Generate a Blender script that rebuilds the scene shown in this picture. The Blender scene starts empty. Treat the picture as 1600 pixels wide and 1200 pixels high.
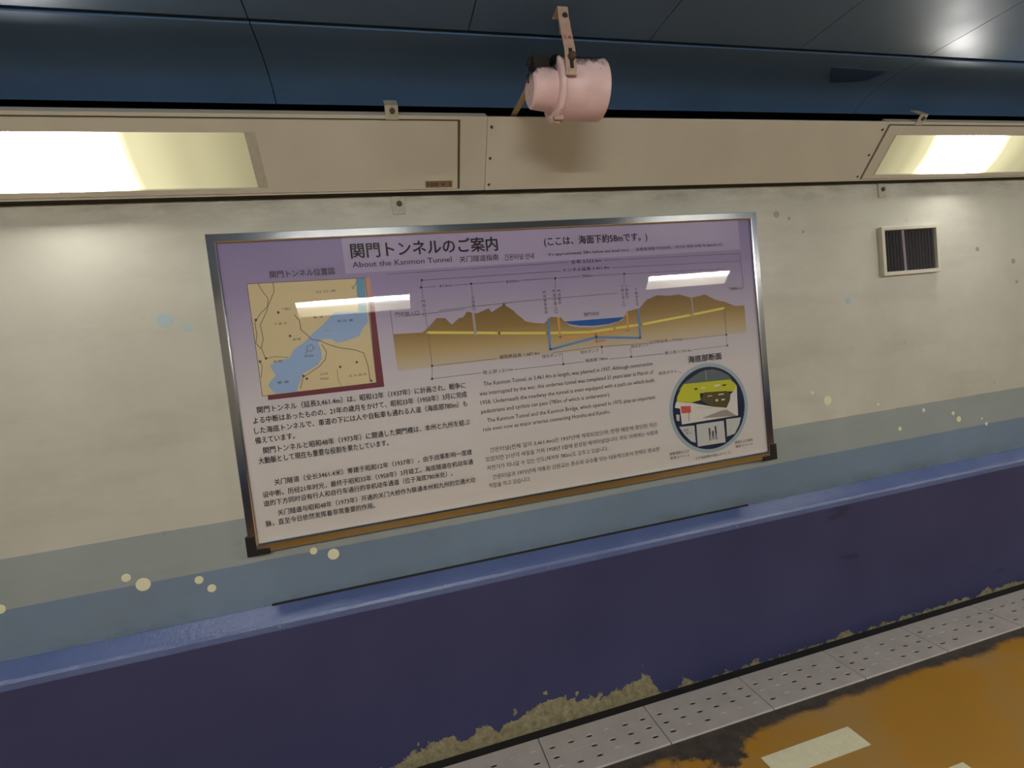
import bpy, bmesh, math, random
from mathutils import Vector, Matrix
random.seed(7)
SC = bpy.context.scene
COL = SC.collection
PI = math.pi

# ------------------------------------------------------------------ camera, world, exposure
cam_d = bpy.data.cameras.new('camera')
cam = bpy.data.objects.new('camera', cam_d); COL.objects.link(cam)
cam_d.sensor_fit = 'HORIZONTAL'; cam_d.sensor_width = 36.0
cam_d.lens = 778.1 * 36.0 / 1600.0
cam_d.clip_start = 0.02
_r = Vector((0.96258452, -0.24864832, -0.10772679))
_d = Vector((-0.11870455, -0.02954129, -0.99249007))
_f = Vector((0.2435986, 0.96814323, -0.05795168))
CAM = Vector((0.0, -1.80, 1.408))
cam.matrix_world = Matrix(((_r.x, -_d.x, -_f.x, CAM.x), (_r.y, -_d.y, -_f.y, CAM.y),
                           (_r.z, -_d.z, -_f.z, CAM.z), (0, 0, 0, 1)))
SC.camera = cam
W = bpy.data.worlds.new('world'); SC.world = W; W.use_nodes = True
W.node_tree.nodes['Background'].inputs[0].default_value = (0.75, 0.85, 1.0, 1)
W.node_tree.nodes['Background'].inputs[1].default_value = 0.015
SC.view_settings.view_transform = 'Standard'
SC.view_settings.look = 'None'
SC.view_settings.gamma = 1.0
SC.view_settings.use_curve_mapping = False
SC.view_settings.exposure = 0.85
SC.cycles.use_denoising = True
SC.cycles.max_bounces = 8
SC.cycles.sample_clamp_indirect = 6.0
LAMP_NEAR, LAMP_FAR = 40.0, 120.0      # radiance of a lamp diffuser at its brightest, this wall / opposite wall

# ------------------------------------------------------------------ materials
def srgb(r, g, b):
    def c(v):
        v /= 255.0
        return v / 12.92 if v <= 0.04045 else ((v + 0.055) / 1.055) ** 2.4
    return (c(r), c(g), c(b), 1.0)

class NT:
    def __init__(s, name):
        s.m = bpy.data.materials.new(name); s.m.use_nodes = True
        s.t = s.m.node_tree; s.b = s.t.nodes['Principled BSDF']
        s.out = s.t.nodes['Material Output']
    def n(s, typ, **kw):
        nd = s.t.nodes.new(typ)
        for k, v in kw.items():
            setattr(nd, k, v)
        return nd
    def l(s, a, b): s.t.links.new(a, b)
    def coord(s, which='Object'):
        return s.n('ShaderNodeTexCoord').outputs[which]
    def noise(s, vec, scale, detail=4, rough=0.55, scl=None):
        if scl:
            mp = s.n('ShaderNodeMapping'); mp.inputs['Scale'].default_value = scl
            s.l(vec, mp.inputs['Vector']); vec = mp.outputs[0]
        nd = s.n('ShaderNodeTexNoise'); nd.inputs['Scale'].default_value = scale
        nd.inputs['Detail'].default_value = detail; nd.inputs['Roughness'].default_value = rough
        s.l(vec, nd.inputs['Vector']); return nd.outputs['Fac']
    def ramp(s, fac, stops, interp='LINEAR'):
        r = s.n('ShaderNodeValToRGB'); r.color_ramp.interpolation = interp
        e = r.color_ramp.elements
        while len(e) < len(stops): e.new(0.5)
        for el, (p, c) in zip(e, stops):
            el.position = p
            el.color = c if isinstance(c, tuple) else (c, c, c, 1)
        s.l(fac, r.inputs[0]); return r.outputs[0]
    def math(s, op, a, b=None, c=None, clamp=False):
        m = s.n('ShaderNodeMath', operation=op, use_clamp=clamp)
        for i, v in enumerate((a, b, c)):
            if v is None: continue
            if isinstance(v, (int, float)): m.inputs[i].default_value = v
            else: s.l(v, m.inputs[i])
        return m.outputs[0]
    def mix(s, fac, a, b, mode='MIX'):
        m = s.n('ShaderNodeMix', data_type='RGBA', blend_type=mode)
        for i, v in ((0, fac), (6, a), (7, b)):
            if isinstance(v, (int, float)): m.inputs[i].default_value = v
            elif isinstance(v, tuple): m.inputs[i].default_value = v
            else: s.l(v, m.inputs[i])
        return m.outputs[2]
    def bump(s, h, strength, dist=0.01):
        b = s.n('ShaderNodeBump'); b.inputs['Strength'].default_value = strength
        b.inputs['Distance'].default_value = dist
        s.l(h, b.inputs['Height']); s.l(b.outputs[0], s.b.inputs['Normal'])
    def set(s, col=None, rough=None, metal=None, spec=None):
        if col is not None:
            if isinstance(col, tuple): s.b.inputs['Base Color'].default_value = col
            else: s.l(col, s.b.inputs['Base Color'])
        if rough is not None:
            if isinstance(rough, (int, float)): s.b.inputs['Roughness'].default_value = rough
            else: s.l(rough, s.b.inputs['Roughness'])
        if metal is not None: s.b.inputs['Metallic'].default_value = metal
        if spec is not None: s.b.inputs['Specular IOR Level'].default_value = spec
        return s.m

def plain(name, col, rough=0.5, metal=0.0, vary=0.0, scale=30, spec=0.5, bump=0.0):
    t = NT(name)
    if vary or bump:
        f = t.noise(t.coord(), scale)
        if vary:
            d = tuple(c * (1 - vary) for c in col[:3]) + (1,)
            u = tuple(min(1, c * (1 + vary)) for c in col[:3]) + (1,)
            t.set(t.ramp(f, [(0.3, d), (0.7, u)]))
        else: t.set(col)
        if bump: t.bump(f, bump, 0.004)
        return t.set(None, rough, metal, spec)
    return t.set(col, rough, metal, spec)

Z1, Z2 = 0.968, 0.815       # heights of the painted stripes on the wall
def mat_wall():
    t = NT('wall_paint'); co = t.coord()
    sep = t.n('ShaderNodeSeparateXYZ'); t.l(co, sep.inputs[0])
    x, z = sep.outputs[0], sep.outputs[2]
    wob = t.math('MULTIPLY', t.math('SUBTRACT', t.noise(co, 3.0, 5), 0.5), 0.010)
    zz = t.math('ADD', z, wob)
    big = t.noise(co, 1.7, 5, 0.6)
    fine = t.noise(co, 60, 4, 0.6)
    cream = t.ramp(big, [(0.3, srgb(184, 182, 167)), (0.72, srgb(204, 202, 189))])
    grey = t.ramp(big, [(0.3, srgb(143, 153, 152)), (0.7, srgb(158, 167, 166))])
    blue = t.ramp(big, [(0.3, srgb(108, 128, 150)), (0.7, srgb(122, 142, 164))])
    c = t.mix(t.math('GREATER_THAN', zz, Z1), grey, cream)
    c = t.mix(t.math('GREATER_THAN', zz, Z2), blue, c)
    # scuffs and grime of their own shape: faint long smears
    smear = t.ramp(t.noise(co, 2.2, 6, 0.65, (0.7, 1, 2.6)), [(0.50, 0.0), (0.72, 1.0)])
    c = t.mix(t.math('MULTIPLY', smear, 0.22), c, srgb(120, 116, 100))
    spots = t.ramp(t.noise(co, 16, 3, 0.5), [(0.70, 0.0), (0.76, 1.0)])
    c = t.mix(t.math('MULTIPLY', spots, 0.22), c, srgb(110, 108, 92))
    # mottled darkening painted in for the shade under the trunking
    zn = t.math('MULTIPLY_ADD', z, 11.0, -20.9)                     # 1.90 -> 0, 1.99 -> 1
    dn = t.math('MULTIPLY', t.math('MAXIMUM', zn, 0.0), t.ramp(t.noise(co, 5, 5, 0.7, (1, 1, 3)), [(0.4, 0.0), (0.68, 1.0)]), clamp=True)
    c = t.mix(t.math('MULTIPLY', dn, 0.5), c, srgb(100, 98, 88))
    # patchy darker line where the wall meets the ledge
    lg = t.math('MULTIPLY', t.math('SUBTRACT', 0.72, z), 14.0, clamp=True)
    ln = t.math('MULTIPLY', lg, t.ramp(t.noise(co, 4, 6, 0.7, (1, 1, 2)), [(0.42, 0.0), (0.7, 1.0)]))
    c = t.mix(t.math('MULTIPLY', ln, 0.8), c, srgb(84, 92, 88))
    t.set(c, 0.42, spec=0.35)
    h = t.math('ADD', t.math('MULTIPLY', t.noise(co, 6, 5, 0.6), 1.0), t.math('MULTIPLY', fine, 0.08))
    t.bump(h, 0.12, 0.015)
    return t.m

def mat_dado():
    t = NT('navy_paint_peeling'); co = t.coord()
    sep = t.n('ShaderNodeSeparateXYZ'); t.l(co, sep.inputs[0])
    x, z = sep.outputs[0], sep.outputs[2]
    xn = t.math('DIVIDE', t.math('ADD', x, 0.5), 3.5)
    hs = [(-0.5, .004), (-0.2, .028), (-0.07, .05), (.0, .075), (.06, .085), (.12, .05), (.2, .085), (.25, .05), (.33, .085),
          (.42, .095), (.48, .115), (.56, .085), (.63, .065), (.71, .065), (.79, .09), (.87, .092), (.905, .012), (.98, .004),
          (1.02, .034), (1.07, .004), (1.3, .006), (1.36, .022), (1.45, .004), (1.72, .006), (1.83, .032), (1.9, .005), (2.1, .020), (2.2, .006), (2.5, .028), (2.58, .004), (2.66, .024)]
    h = t.ramp(xn, [((a + 0.5) / 3.5, b / 0.14) for a, b in hs])
    h = t.math('MULTIPLY', h, 0.14)
    n1 = t.noise(co, 22, 6, 0.7)
    n2 = t.noise(co, 9, 3, 0.6)
    e = t.math('ADD', h, t.math('MULTIPLY', t.math('SUBTRACT', n1, 0.55), 0.11))
    mk = t.math('GREATER_THAN', t.math('SUBTRACT', e, z), 0.0)
    # isolated flakes above the main peeled edge
    nf = t.noise(co, 30, 2, 0.4)
    near = t.math('MULTIPLY', t.math('LESS_THAN', z, t.math('MULTIPLY_ADD', h, 1.35, 0.012)), t.math('GREATER_THAN', h, 0.045))
    fl = t.math('MULTIPLY', t.math('GREATER_THAN', nf, 0.66), near)
    mk = t.math('MAXIMUM', mk, fl)
    navy = t.ramp(t.noise(co, 2.0, 4), [(0.3, srgb(58, 60, 96)), (0.7, srgb(67, 69, 106))])
    scuff = t.ramp(t.noise(co, 5, 3, 0.5, (0.6, 1, 2)), [(0.70, 0.0), (0.76, 1.0)])
    navy = t.mix(t.math('MULTIPLY', scuff, 0.5), navy, srgb(34, 34, 48))
    tan = t.ramp(t.noise(co, 38, 5, 0.7), [(0.3, srgb(112, 106, 82)), (0.55, srgb(152, 143, 112)), (0.75, srgb(176, 168, 140))])
    t.set(t.mix(mk, navy, tan), 0.5, spec=0.3)
    hb = t.math('ADD', t.math('MULTIPLY', mk, t.math('MULTIPLY_ADD', n1, 1.2, -1.0)), t.math('MULTIPLY', n2, 0.25))
    t.bump(hb, 0.5, 0.006)
    return t.m

def mat_ledge():
    t = NT('ledge_gloss_paint'); co = t.coord()
    c = t.ramp(t.noise(co, 4, 5), [(0.3, srgb(84, 100, 148)), (0.7, srgb(98, 114, 160))])
    chips = t.ramp(t.noise(co, 55, 2, 0.5), [(0.74, 0.0), (0.77, 1.0)])
    c = t.mix(t.math('MULTIPLY', chips, 0.5), c, srgb(150, 160, 176))
    t.set(c, 0.24, spec=0.6)
    t.bump(t.noise(co, 60, 4, 0.65), 0.55, 0.006)
    return t.m

def mat_ceiling():
    t = NT('ceiling_blue_paint'); co = t.coord()
    c = t.ramp(t.noise(co, 1.4, 5, 0.6), [(0.3, srgb(70, 97, 130)), (0.7, srgb(82, 111, 148))])
    t.set(c, t.ramp(t.noise(co, 3.0, 4), [(0.3, 0.30), (0.7, 0.46)]), spec=0.40)
    t.bump(t.noise(co, 2.2, 4, 0.5), 0.10, 0.03)
    return t.m

def mat_floor():
    t = NT('ochre_floor_coating'); co = t.coord()
    sep = t.n('ShaderNodeSeparateXYZ'); t.l(co, sep.inputs[0])
    x, y = sep.outputs[0], sep.outputs[1]
    n = t.noise(co, 2.0, 6, 0.6)
    c = t.ramp(n, [(0.30, srgb(172, 124, 30)), (0.46, srgb(178, 128, 36)), (0.58, srgb(172, 132, 68)), (0.74, srgb(168, 136, 88))])
    # dark worn edge along the drain with a ragged border
    e = t.math('MULTIPLY', t.math('SUBTRACT', t.noise(co, 4.0, 6, 0.65), 0.42), 0.22)
    e = t.math('MAXIMUM', e, 0.0)
    # deeper stain near x = 0.9
    d = t.math('SUBTRACT', 1.0, t.math('MULTIPLY', t.math('ABSOLUTE', t.math('SUBTRACT', x, 0.93)), 4.2), clamp=True)
    e = t.math('ADD', t.math('MULTIPLY', e, t.math('MULTIPLY_ADD', d, 2.0, 0.55)), t.math('MULTIPLY_ADD', d, 0.045, 0.0))
    k = t.math('MULTIPLY', t.math('SUBTRACT', t.math('ADD', y, 0.342), t.math('MULTIPLY', e, -1.0)), 45.0, clamp=True)
    c = t.mix(k, c, t.ramp(t.noise(co, 25, 4), [(0.3, srgb(62, 54, 46)), (0.7, srgb(84, 76, 68))]))
    t.set(c, 0.45, spec=0.4)
    t.bump(t.noise(co, 40, 4), 0.12, 0.004)
    return t.m

def mat_lamp(name, stops, strength, hot=(1.0, 0.98, 0.95, 1), dim=(1.0, 0.91, 0.52, 1), band=False):
    """lit diffuser: brightness follows the tube behind it along the unit's own length"""
    t = NT(name); co = t.coord()
    sep = t.n('ShaderNodeSeparateXYZ'); t.l(co, sep.inputs[0])
    f = t.ramp(t.math('DIVIDE', sep.outputs[0], 1.15), stops, 'EASE')
    if band:      # the tube shows as a brighter line along the upper part of the diffuser
        g = t.ramp(t.math('DIVIDE', t.math('SUBTRACT', sep.outputs[2], 2.0), 0.2), [(0.0, 0.06), (0.40, 0.09), (0.50, 0.16), (0.58, 1.0), (0.68, 1.0), (0.76, 0.12), (1.0, 0.07)])
        f = t.math('MULTIPLY', f, g)
    em = t.n('ShaderNodeEmission'); t.l(t.mix(t.math('MULTIPLY', f, 6.0, clamp=True), dim, hot), em.inputs[0])
    t.l(t.math('MULTIPLY', f, strength), em.inputs[1])
    gl = t.n('ShaderNodeBsdfGlossy'); gl.inputs['Roughness'].default_value = 0.25
    gl.inputs['Color'].default_value = (0.06, 0.06, 0.05, 1)
    ad = t.n('ShaderNodeAddShader'); t.l(em.outputs[0], ad.inputs[0]); t.l(gl.outputs[0], ad.inputs[1])
    t.l(ad.outputs[0], t.out.inputs[0]); t.t.nodes.remove(t.b)
    return t.m

def mat_pane():
    t = NT('acrylic_pane')
    tr = t.n('ShaderNodeBsdfTransparent'); tr.inputs[0].default_value = (0.98, 0.98, 0.98, 1)
    gl = t.n('ShaderNodeBsdfGlossy'); gl.inputs['Roughness'].default_value = 0.012
    fr = t.n('ShaderNodeFresnel'); fr.inputs[0].default_value = 1.26
    mx = t.n('ShaderNodeMixShader'); t.l(fr.outputs[0], mx.inputs[0])
    t.l(tr.outputs[0], mx.inputs[1]); t.l(gl.outputs[0], mx.inputs[2])
    t.l(mx.outputs[0], t.out.inputs[0]); t.t.nodes.remove(t.b)
    return t.m

def mat_poster():
    """poster sheet: lavender at the top running into warm white"""
    t = NT('poster_paper'); co = t.coord()
    sep = t.n('ShaderNodeSeparateXYZ'); t.l(co, sep.inputs[0])
    f = t.math('DIVIDE', t.math('SUBTRACT', sep.outputs[2], 0.0), 1.03)
    c = t.ramp(f, [(0.0, srgb(222, 214, 207)), (0.40, srgb(220, 213, 212)), (0.60, srgb(198, 190, 204)), (0.80, srgb(168, 154, 188)), (1.0, srgb(152, 138, 178))])
    return t.set(c, 0.6, spec=0.2)

def mat_ground():
    """printed earth section: dark brown on top running to pale tan"""
    t = NT('print_earth'); co = t.coord()
    sep = t.n('ShaderNodeSeparateXYZ'); t.l(co, sep.inputs[0])
    f = t.math('DIVIDE', t.math('SUBTRACT', sep.outputs[2], 0.53), 0.21)
    c = t.ramp(f, [(0.0, srgb(208, 196, 178)), (0.3, srgb(192, 168, 122)), (0.6, srgb(160, 130, 80)), (1.0, srgb(124, 104, 60))])
    return t.set(c, 0.6, spec=0.2)

def mat_soot_pink(th=0.033):
    t = NT('pink_enamel_sooty'); co = t.coord()
    sep = t.n('ShaderNodeSeparateXYZ'); t.l(co, sep.inputs[0])
    base = t.ramp(t.noise(co, 18, 4), [(0.3, srgb(222, 190, 190)), (0.7, srgb(236, 206, 206))])
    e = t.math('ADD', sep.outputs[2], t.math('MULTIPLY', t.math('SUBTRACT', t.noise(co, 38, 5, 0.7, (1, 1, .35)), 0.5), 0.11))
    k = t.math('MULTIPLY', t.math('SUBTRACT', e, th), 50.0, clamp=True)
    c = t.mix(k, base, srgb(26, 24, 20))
    chip = t.ramp(t.noise(co, 60, 2, 0.4), [(0.70, 0.0), (0.74, 1.0)])
    c = t.mix(t.math('MULTIPLY', chip, 0.6), c, srgb(140, 112, 102))
    return t.set(c, 0.4)

M_WALL, M_DADO, M_LEDGE, M_CEIL, M_FLOOR = mat_wall(), mat_dado(), mat_ledge(), mat_ceiling(), mat_floor()
M_CREAM = plain('cream_enamel', srgb(196, 191, 176), 0.35, vary=0.04, scale=5, bump=0.02)
M_CREAMT = plain('cream_tab_paint', srgb(176, 172, 154), 0.45, vary=0.1, scale=50)
M_GAP = plain('dark_gap', srgb(40, 38, 34), 0.9)
M_GROOVE = plain('groove_grime', srgb(92, 86, 66), 0.8)
M_STEEL = NT('brushed_steel_frame').set(srgb(214, 216, 220), 0.15, 1.0)
M_BLACK = plain('black_plastic', srgb(18, 18, 22), 0.45)
M_DARK = plain('vent_dark', srgb(16, 14, 14), 0.8)
M_SLAT = plain('vent_slat', srgb(54, 50, 54), 0.35, vary=0.2, scale=60)
M_BENT = plain('vent_slat_bare', srgb(170, 160, 168), 0.35, 0.4)
M_RUST = plain('rusty_bolt', srgb(88, 74, 62), 0.6, 0.3, vary=0.35, scale=160)
M_BRASS = plain('nameplate_brown', srgb(126, 104, 78), 0.5, vary=0.1, scale=90)
M_INK = plain('print_ink', srgb(52, 46, 50), 0.6, spec=0.2)
M_INK2 = plain('print_ink_grey', srgb(92, 84, 92), 0.6, spec=0.2)
M_PLATE = plain('drain_plate_concrete', srgb(178, 170, 164), 0.5, vary=0.07, scale=14, bump=0.15)
M_PINK = mat_soot_pink(0.036)
M_PINKCAP = mat_soot_pink(0.016)
M_STRAP = plain('strap_painted', srgb(186, 158, 142), 0.45, vary=0.14, scale=45)
M_RED = plain('red_marker', srgb(196, 52, 44), 0.6)
M_CABLE = plain('cable_sheath', srgb(176, 154, 116), 0.5, vary=0.1, scale=60)
M_SOOT = plain('sooty_iron', srgb(30, 27, 24), 0.7, vary=0.3, scale=60)
M_MARK = plain('floor_white_paint', srgb(232, 226, 190), 0.55, vary=0.05, scale=40)
M_DOT = plain('bubble_cream_paint', srgb(226, 224, 190), 0.45)
M_DOTB = plain('splash_blue_paint', srgb(168, 186, 188), 0.5)
M_DOTG = plain('splash_grey_paint', srgb(150, 152, 136), 0.5)
M_PATCH = plain('ceiling_patch_blue', srgb(46, 70, 104), 0.3)
M_PANE = mat_pane()
M_POSTER, M_GROUND = mat_poster(), mat_ground()
M_LAV = plain('print_title_panel', srgb(184, 170, 200), 0.6, spec=0.2)  # lighter lavender of a reflection, put into the colour
HOT = [(0.0, 0.006), (0.08, 0.0055), (0.17, 0.0075), (0.25, 0.0115), (0.35, 0.12), (0.46, 1.0), (0.57, 0.12), (0.66, 0.012), (0.79, 0.0078), (0.94, 0.005)]
EVEN = [(0.0, 0.75), (0.5, 1.0), (1.0, 0.75)]
M_LENS = mat_lamp('lit_diffuser_near', HOT, LAMP_NEAR)
M_LENS2 = mat_lamp('lit_diffuser_far', EVEN, LAMP_FAR, (1.0, 0.975, 0.93, 1), band=True)
def P(name, *c): return plain('print_' + name, srgb(*c), 0.6, spec=0.2)
P_SAND, P_SEA, P_MAROON, P_ROAD = P('sand', 222, 204, 162), P('map_sea', 158, 184, 220), P('maroon', 122, 58, 70), P('road', 128, 116, 96)
P_STRIP, P_PEACH = P('map_strip', 120, 166, 196), P('map_peach', 214, 160, 142)
P_YEL, P_ORG, P_BLUE, P_DEEP = P('yellow', 236, 220, 110), P('orange', 226, 164, 92), P('blue', 108, 146, 204), P('deep_sea', 44, 96, 172)
P_SHAFT, P_RING, P_NAVY, P_ARCH = P('shaft', 176, 164, 172), P('ring', 168, 186, 194), P('navy', 40, 46, 74), P('arch', 106, 116, 116)
P_LIME, P_TUN, P_WHITE, P_GREY = P('lime', 206, 206, 60), P('tunnel_dark', 96, 86, 50), P('white', 226, 222, 214), P('road_grey', 168, 156, 150)
P_REDP, P_COMP, P_LINE = P('red', 214, 96, 84), P('compartment', 206, 206, 202), P('line', 116, 106, 112)

# ------------------------------------------------------------------ mesh helpers (vertices in the parent thing's own space)
def obj(name, bm, mats, parent=None, smooth=False, bevel=0.0, loc=None):
    me = bpy.data.meshes.new(name)
    bmesh.ops.recalc_face_normals(bm, faces=bm.faces) if not getattr(bm, 'tags_flat', None) else None
    bm.to_mesh(me); bm.free()
    for m in (mats if isinstance(mats, (list, tuple)) else [mats]): me.materials.append(m)
    if smooth:
        for p in me.polygons: p.use_smooth = True
    o = bpy.data.objects.new(name, me); COL.objects.link(o)
    if parent: o.parent = parent
    if loc: o.location = loc
    if bevel:
        b = o.modifiers.new('bevel', 'BEVEL'); b.width = bevel; b.segments = 2; b.limit_method = 'ANGLE'; b.angle_limit = 0.6
    return o

def thing(name, label, cat, loc=(0, 0, 0), rz=0.0, group=None):
    o = bpy.data.objects.new(name, None); COL.objects.link(o)
    o.empty_display_size = 0.05
    o.location = loc; o.rotation_euler = (0, 0, rz)
    o['label'] = label; o['category'] = cat
    if group: o['group'] = group
    return o

def tag(o, label, cat, group=None):
    o['label'] = label; o['category'] = cat
    if group: o['group'] = group
    return o

def struct(o): o['kind'] = 'structure'; return o

def box(bm, c, s, mi=0, rot=None):
    hx, hy, hz = s[0] / 2, s[1] / 2, s[2] / 2
    vs = []
    for dx, dy, dz in ((-1, -1, -1), (1, -1, -1), (1, 1, -1), (-1, 1, -1), (-1, -1, 1), (1, -1, 1), (1, 1, 1), (-1, 1, 1)):
        v = Vector((dx * hx, dy * hy, dz * hz))
        if rot: v = rot @ v
        vs.append(bm.verts.new(v + Vector(c)))
    for f in ((0, 3, 2, 1), (4, 5, 6, 7), (0, 1, 5, 4), (1, 2, 6, 5), (2, 3, 7, 6), (3, 0, 4, 7)):
        bm.faces.new([vs[i] for i in f]).material_index = mi

def prism(bm, prof, x0, x1, mi=0, cap=True):
    """closed (y,z) profile run along x"""
    a = [bm.verts.new((x0, y, z)) for y, z in prof]
    b = [bm.verts.new((x1, y, z)) for y, z in prof]
    n = len(prof)
    for i in range(n):
        j = (i + 1) % n
        bm.faces.new((a[i], a[j], b[j], b[i])).material_index = mi
    if cap:
        bm.faces.new(a).material_index = mi; bm.faces.new(list(reversed(b))).material_index = mi

def sweep_sheet(bm, prof, x0, x1, t=0.02, nx=1):
    """open (y,z) profile run along x as a sheet"""
    rows = []
    for k in range(nx + 1):
        x = x0 + (x1 - x0) * k / nx
        rows.append([bm.verts.new((x, y, z)) for y, z in prof])
    for a, b in zip(rows, rows[1:]):
        for i in range(len(prof) - 1):
            bm.faces.new((a[i], b[i], b[i + 1], a[i + 1]))

def tube(bm, pts, r, seg=10, mi=0):
    pts = [Vector(p) for p in pts]; rings = []
    up0 = None
    for i, p in enumerate(pts):
        d = (pts[min(i + 1, len(pts) - 1)] - pts[max(i - 1, 0)]).normalized()
        a = d.orthogonal() if up0 is None else (up0 - d * up0.dot(d))
        a.normalize(); up0 = a; b = d.cross(a)
        rings.append([bm.verts.new(p + (a * math.cos(2 * PI * k / seg) + b * math.sin(2 * PI * k / seg)) * r) for k in range(seg)])
    for q, w in zip(rings, rings[1:]):
        for k in range(seg):
            bm.faces.new((q[k], q[(k + 1) % seg], w[(k + 1) % seg], w[k])).material_index = mi
    bm.faces.new(list(reversed(rings[0]))).material_index = mi; bm.faces.new(rings[-1]).material_index = mi

def lathe_x(bm, prof, seg=40, c=(0, 0, 0), mi=0):
    """(x, r) profile turned about the x axis"""
    rings = []
    for x, r in prof:
        rings.append([bm.verts.new((c[0] + x, c[1] + r * math.cos(2 * PI * k / seg), c[2] + r * math.sin(2 * PI * k / seg))) for k in range(seg)])
    for q, w in zip(rings, rings[1:]):
        for k in range(seg):
            bm.faces.new((q[k], q[(k + 1) % seg], w[(k + 1) % seg], w[k])).material_index = mi
    bm.faces.new(list(reversed(rings[0]))).material_index = mi; bm.faces.new(rings[-1]).material_index = mi

def screw_head(bm, c, nrm, r, h, seg=14, mi=0):
    """low domed bolt head on a surface"""
    n = Vector(nrm).normalized(); a = n.orthogonal().normalized(); b = n.cross(a); c = Vector(c)
    rings = []
    for rr, hh in ((r, -0.001), (r, h * 0.55), (r * 0.72, h), (r * 0.25, h * 1.05)):
        rings.append([bm.verts.new(c + n * hh + (a * math.cos(2 * PI * k / seg) + b * math.sin(2 * PI * k / seg)) * rr) for k in range(seg)])
    for q, w in zip(rings, rings[1:]):
        for k in range(seg):
            bm.faces.new((q[k], q[(k + 1) % seg], w[(k + 1) % seg], w[k])).material_index = mi
    bm.faces.new(rings[-1]).material_index = mi; bm.faces.new(list(reversed(rings[0]))).material_index = mi

# flat print on a sheet facing -y: (x, z) points at depth y
def poly(bm, pts, y, mi=0):
    vs = [bm.verts.new((x, y, z)) for x, z in pts]
    area = sum(a[0] * b[1] - b[0] * a[1] for a, b in zip(pts, pts[1:] + pts[:1]))
    if area < 0: vs.reverse()
    f = bm.faces.new(vs); f.material_index = mi; f.normal_update()
    bmesh.ops.triangulate(bm, faces=[f]); return f

def line(bm, pts, w, y, mi=0):
    for (x0, z0), (x1, z1) in zip(pts, pts[1:]):
        d = Vector((x1 - x0, z1 - z0)); L = d.length
        if L < 1e-6: continue
        d /= L; n = Vector((-d.y, d.x)) * w / 2; e = d * w * 0.3
        q = [(x0 - e.x - n.x, z0 - e.y - n.y), (x1 + e.x - n.x, z1 + e.y - n.y), (x1 + e.x + n.x, z1 + e.y + n.y), (x0 - e.x + n.x, z0 - e.y + n.y)]
        f = bm.faces.new([bm.verts.new((a, y, b)) for a, b in q]); f.material_index = mi

def disc(bm, x, z, r, y, mi=0, rz=None, seg=16):
    rz = rz or r
    f = bm.faces.new([bm.verts.new((x + r * math.cos(2 * PI * k / seg), y, z + rz * math.sin(2 * PI * k / seg))) for k in range(seg)])
    f.material_index = mi

_tc = {}
def text_mesh(s):
    if s in _tc: return _tc[s]
    cu = bpy.data.curves.new('lettering', 'FONT'); cu.body = s; cu.size = 1.0; cu.resolution_u = 2
    o = bpy.data.objects.new('lettering', cu); COL.objects.link(o)
    bpy.context.view_layer.update()
    me = bpy.data.meshes.new_from_object(o.evaluated_get(bpy.context.evaluated_depsgraph_get()))
    vs = [(v.co.x, v.co.y) for v in me.vertices]; fs = [tuple(p.vertices) for p in me.polygons]
    bpy.data.objects.remove(o); bpy.data.curves.remove(cu); bpy.data.meshes.remove(me)
    _tc[s] = (vs, fs); return vs, fs

def put_text(bm, s, x0, x1, z, size, y, mi=0, bold=0.0, mat=None):
    """lettering from x0 to x1 with its baseline at z, glyph em height = size; bold type is the same
    outline laid over itself with small shifts (fraction of the em)"""
    vs, fs = text_mesh(s)
    xa = min(v[0] for v in vs); xb = max(v[0] for v in vs)
    k = (x1 - x0) / (xb - xa)
    shifts = [(0, 0)] if not bold else [(-1, 0), (1, 0), (0, 0.8), (0, -0.8)]
    for n, (sx, sz) in enumerate(shifts):
        dx, dz, dy = sx * bold * size, sz * bold * size, -n * 0.00003
        nv = []
        for a, b in vs:
            p = Vector((x0 + (a - xa) * k + dx, y + dy, z + b * size + dz))
            nv.append(bm.verts.new(mat @ p if mat else p))
        for f in fs:
            try: bm.faces.new([nv[i] for i in f]).material_index = mi
            except ValueError: pass

def put_vtext(bm, s, x, z0, z1, y, mi=0, w=0.011):
    """vertical writing, top z0 to bottom z1"""
    n = len(s); st = (z0 - z1) / n
    for i, ch in enumerate(s):
        put_text(bm, ch, x - w / 2, x + w / 2, z0 - st * (i + 0.86), st * 0.92, y, mi)

# ------------------------------------------------------------------ setting
XA, XB = -6.5, 9.5
YO = -3.17                       # face of the opposite wall
CZ = 2.325                       # flat ceiling height
def wall_profile():
    return [(0.0, 0.64), (0.0, 2.16)]
def make_wall(name, flip, kids=True):
    s = (lambda y: YO - y) if flip else (lambda y: y)
    bm = bmesh.new()
    prism(bm, [(s(0.0), 0.60), (s(0.0), 2.20), (s(0.12), 2.20), (s(0.12), 0.60)], XA, XB)
    w = struct(obj(name, bm, M_WALL))
    bm = bmesh.new()
    prism(bm, [(s(-0.056), 0.594), (s(-0.056), 0.0), (s(0.12), 0.0), (s(0.12), 0.594)], XA, XB)
    obj('dado', bm, M_DADO, w)['label'] = 'dark navy lower wall with peeling paint at its foot'
    return w
wall = make_wall('wall_front', False)
wall2 = make_wall('wall_back', True)
LEDGE = [(0.01, 0.660), (-0.004, 0.660), (-0.020, 0.650), (-0.046, 0.634), (-0.056, 0.626), (-0.061, 0.616), (-0.061, 0.596), (-0.056, 0.5935), (0.01, 0.5935)]
bm = bmesh.new(); prism(bm, LEDGE, XA, XB); struct(obj('trim_1', bm, M_LEDGE, bevel=0.003))
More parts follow.
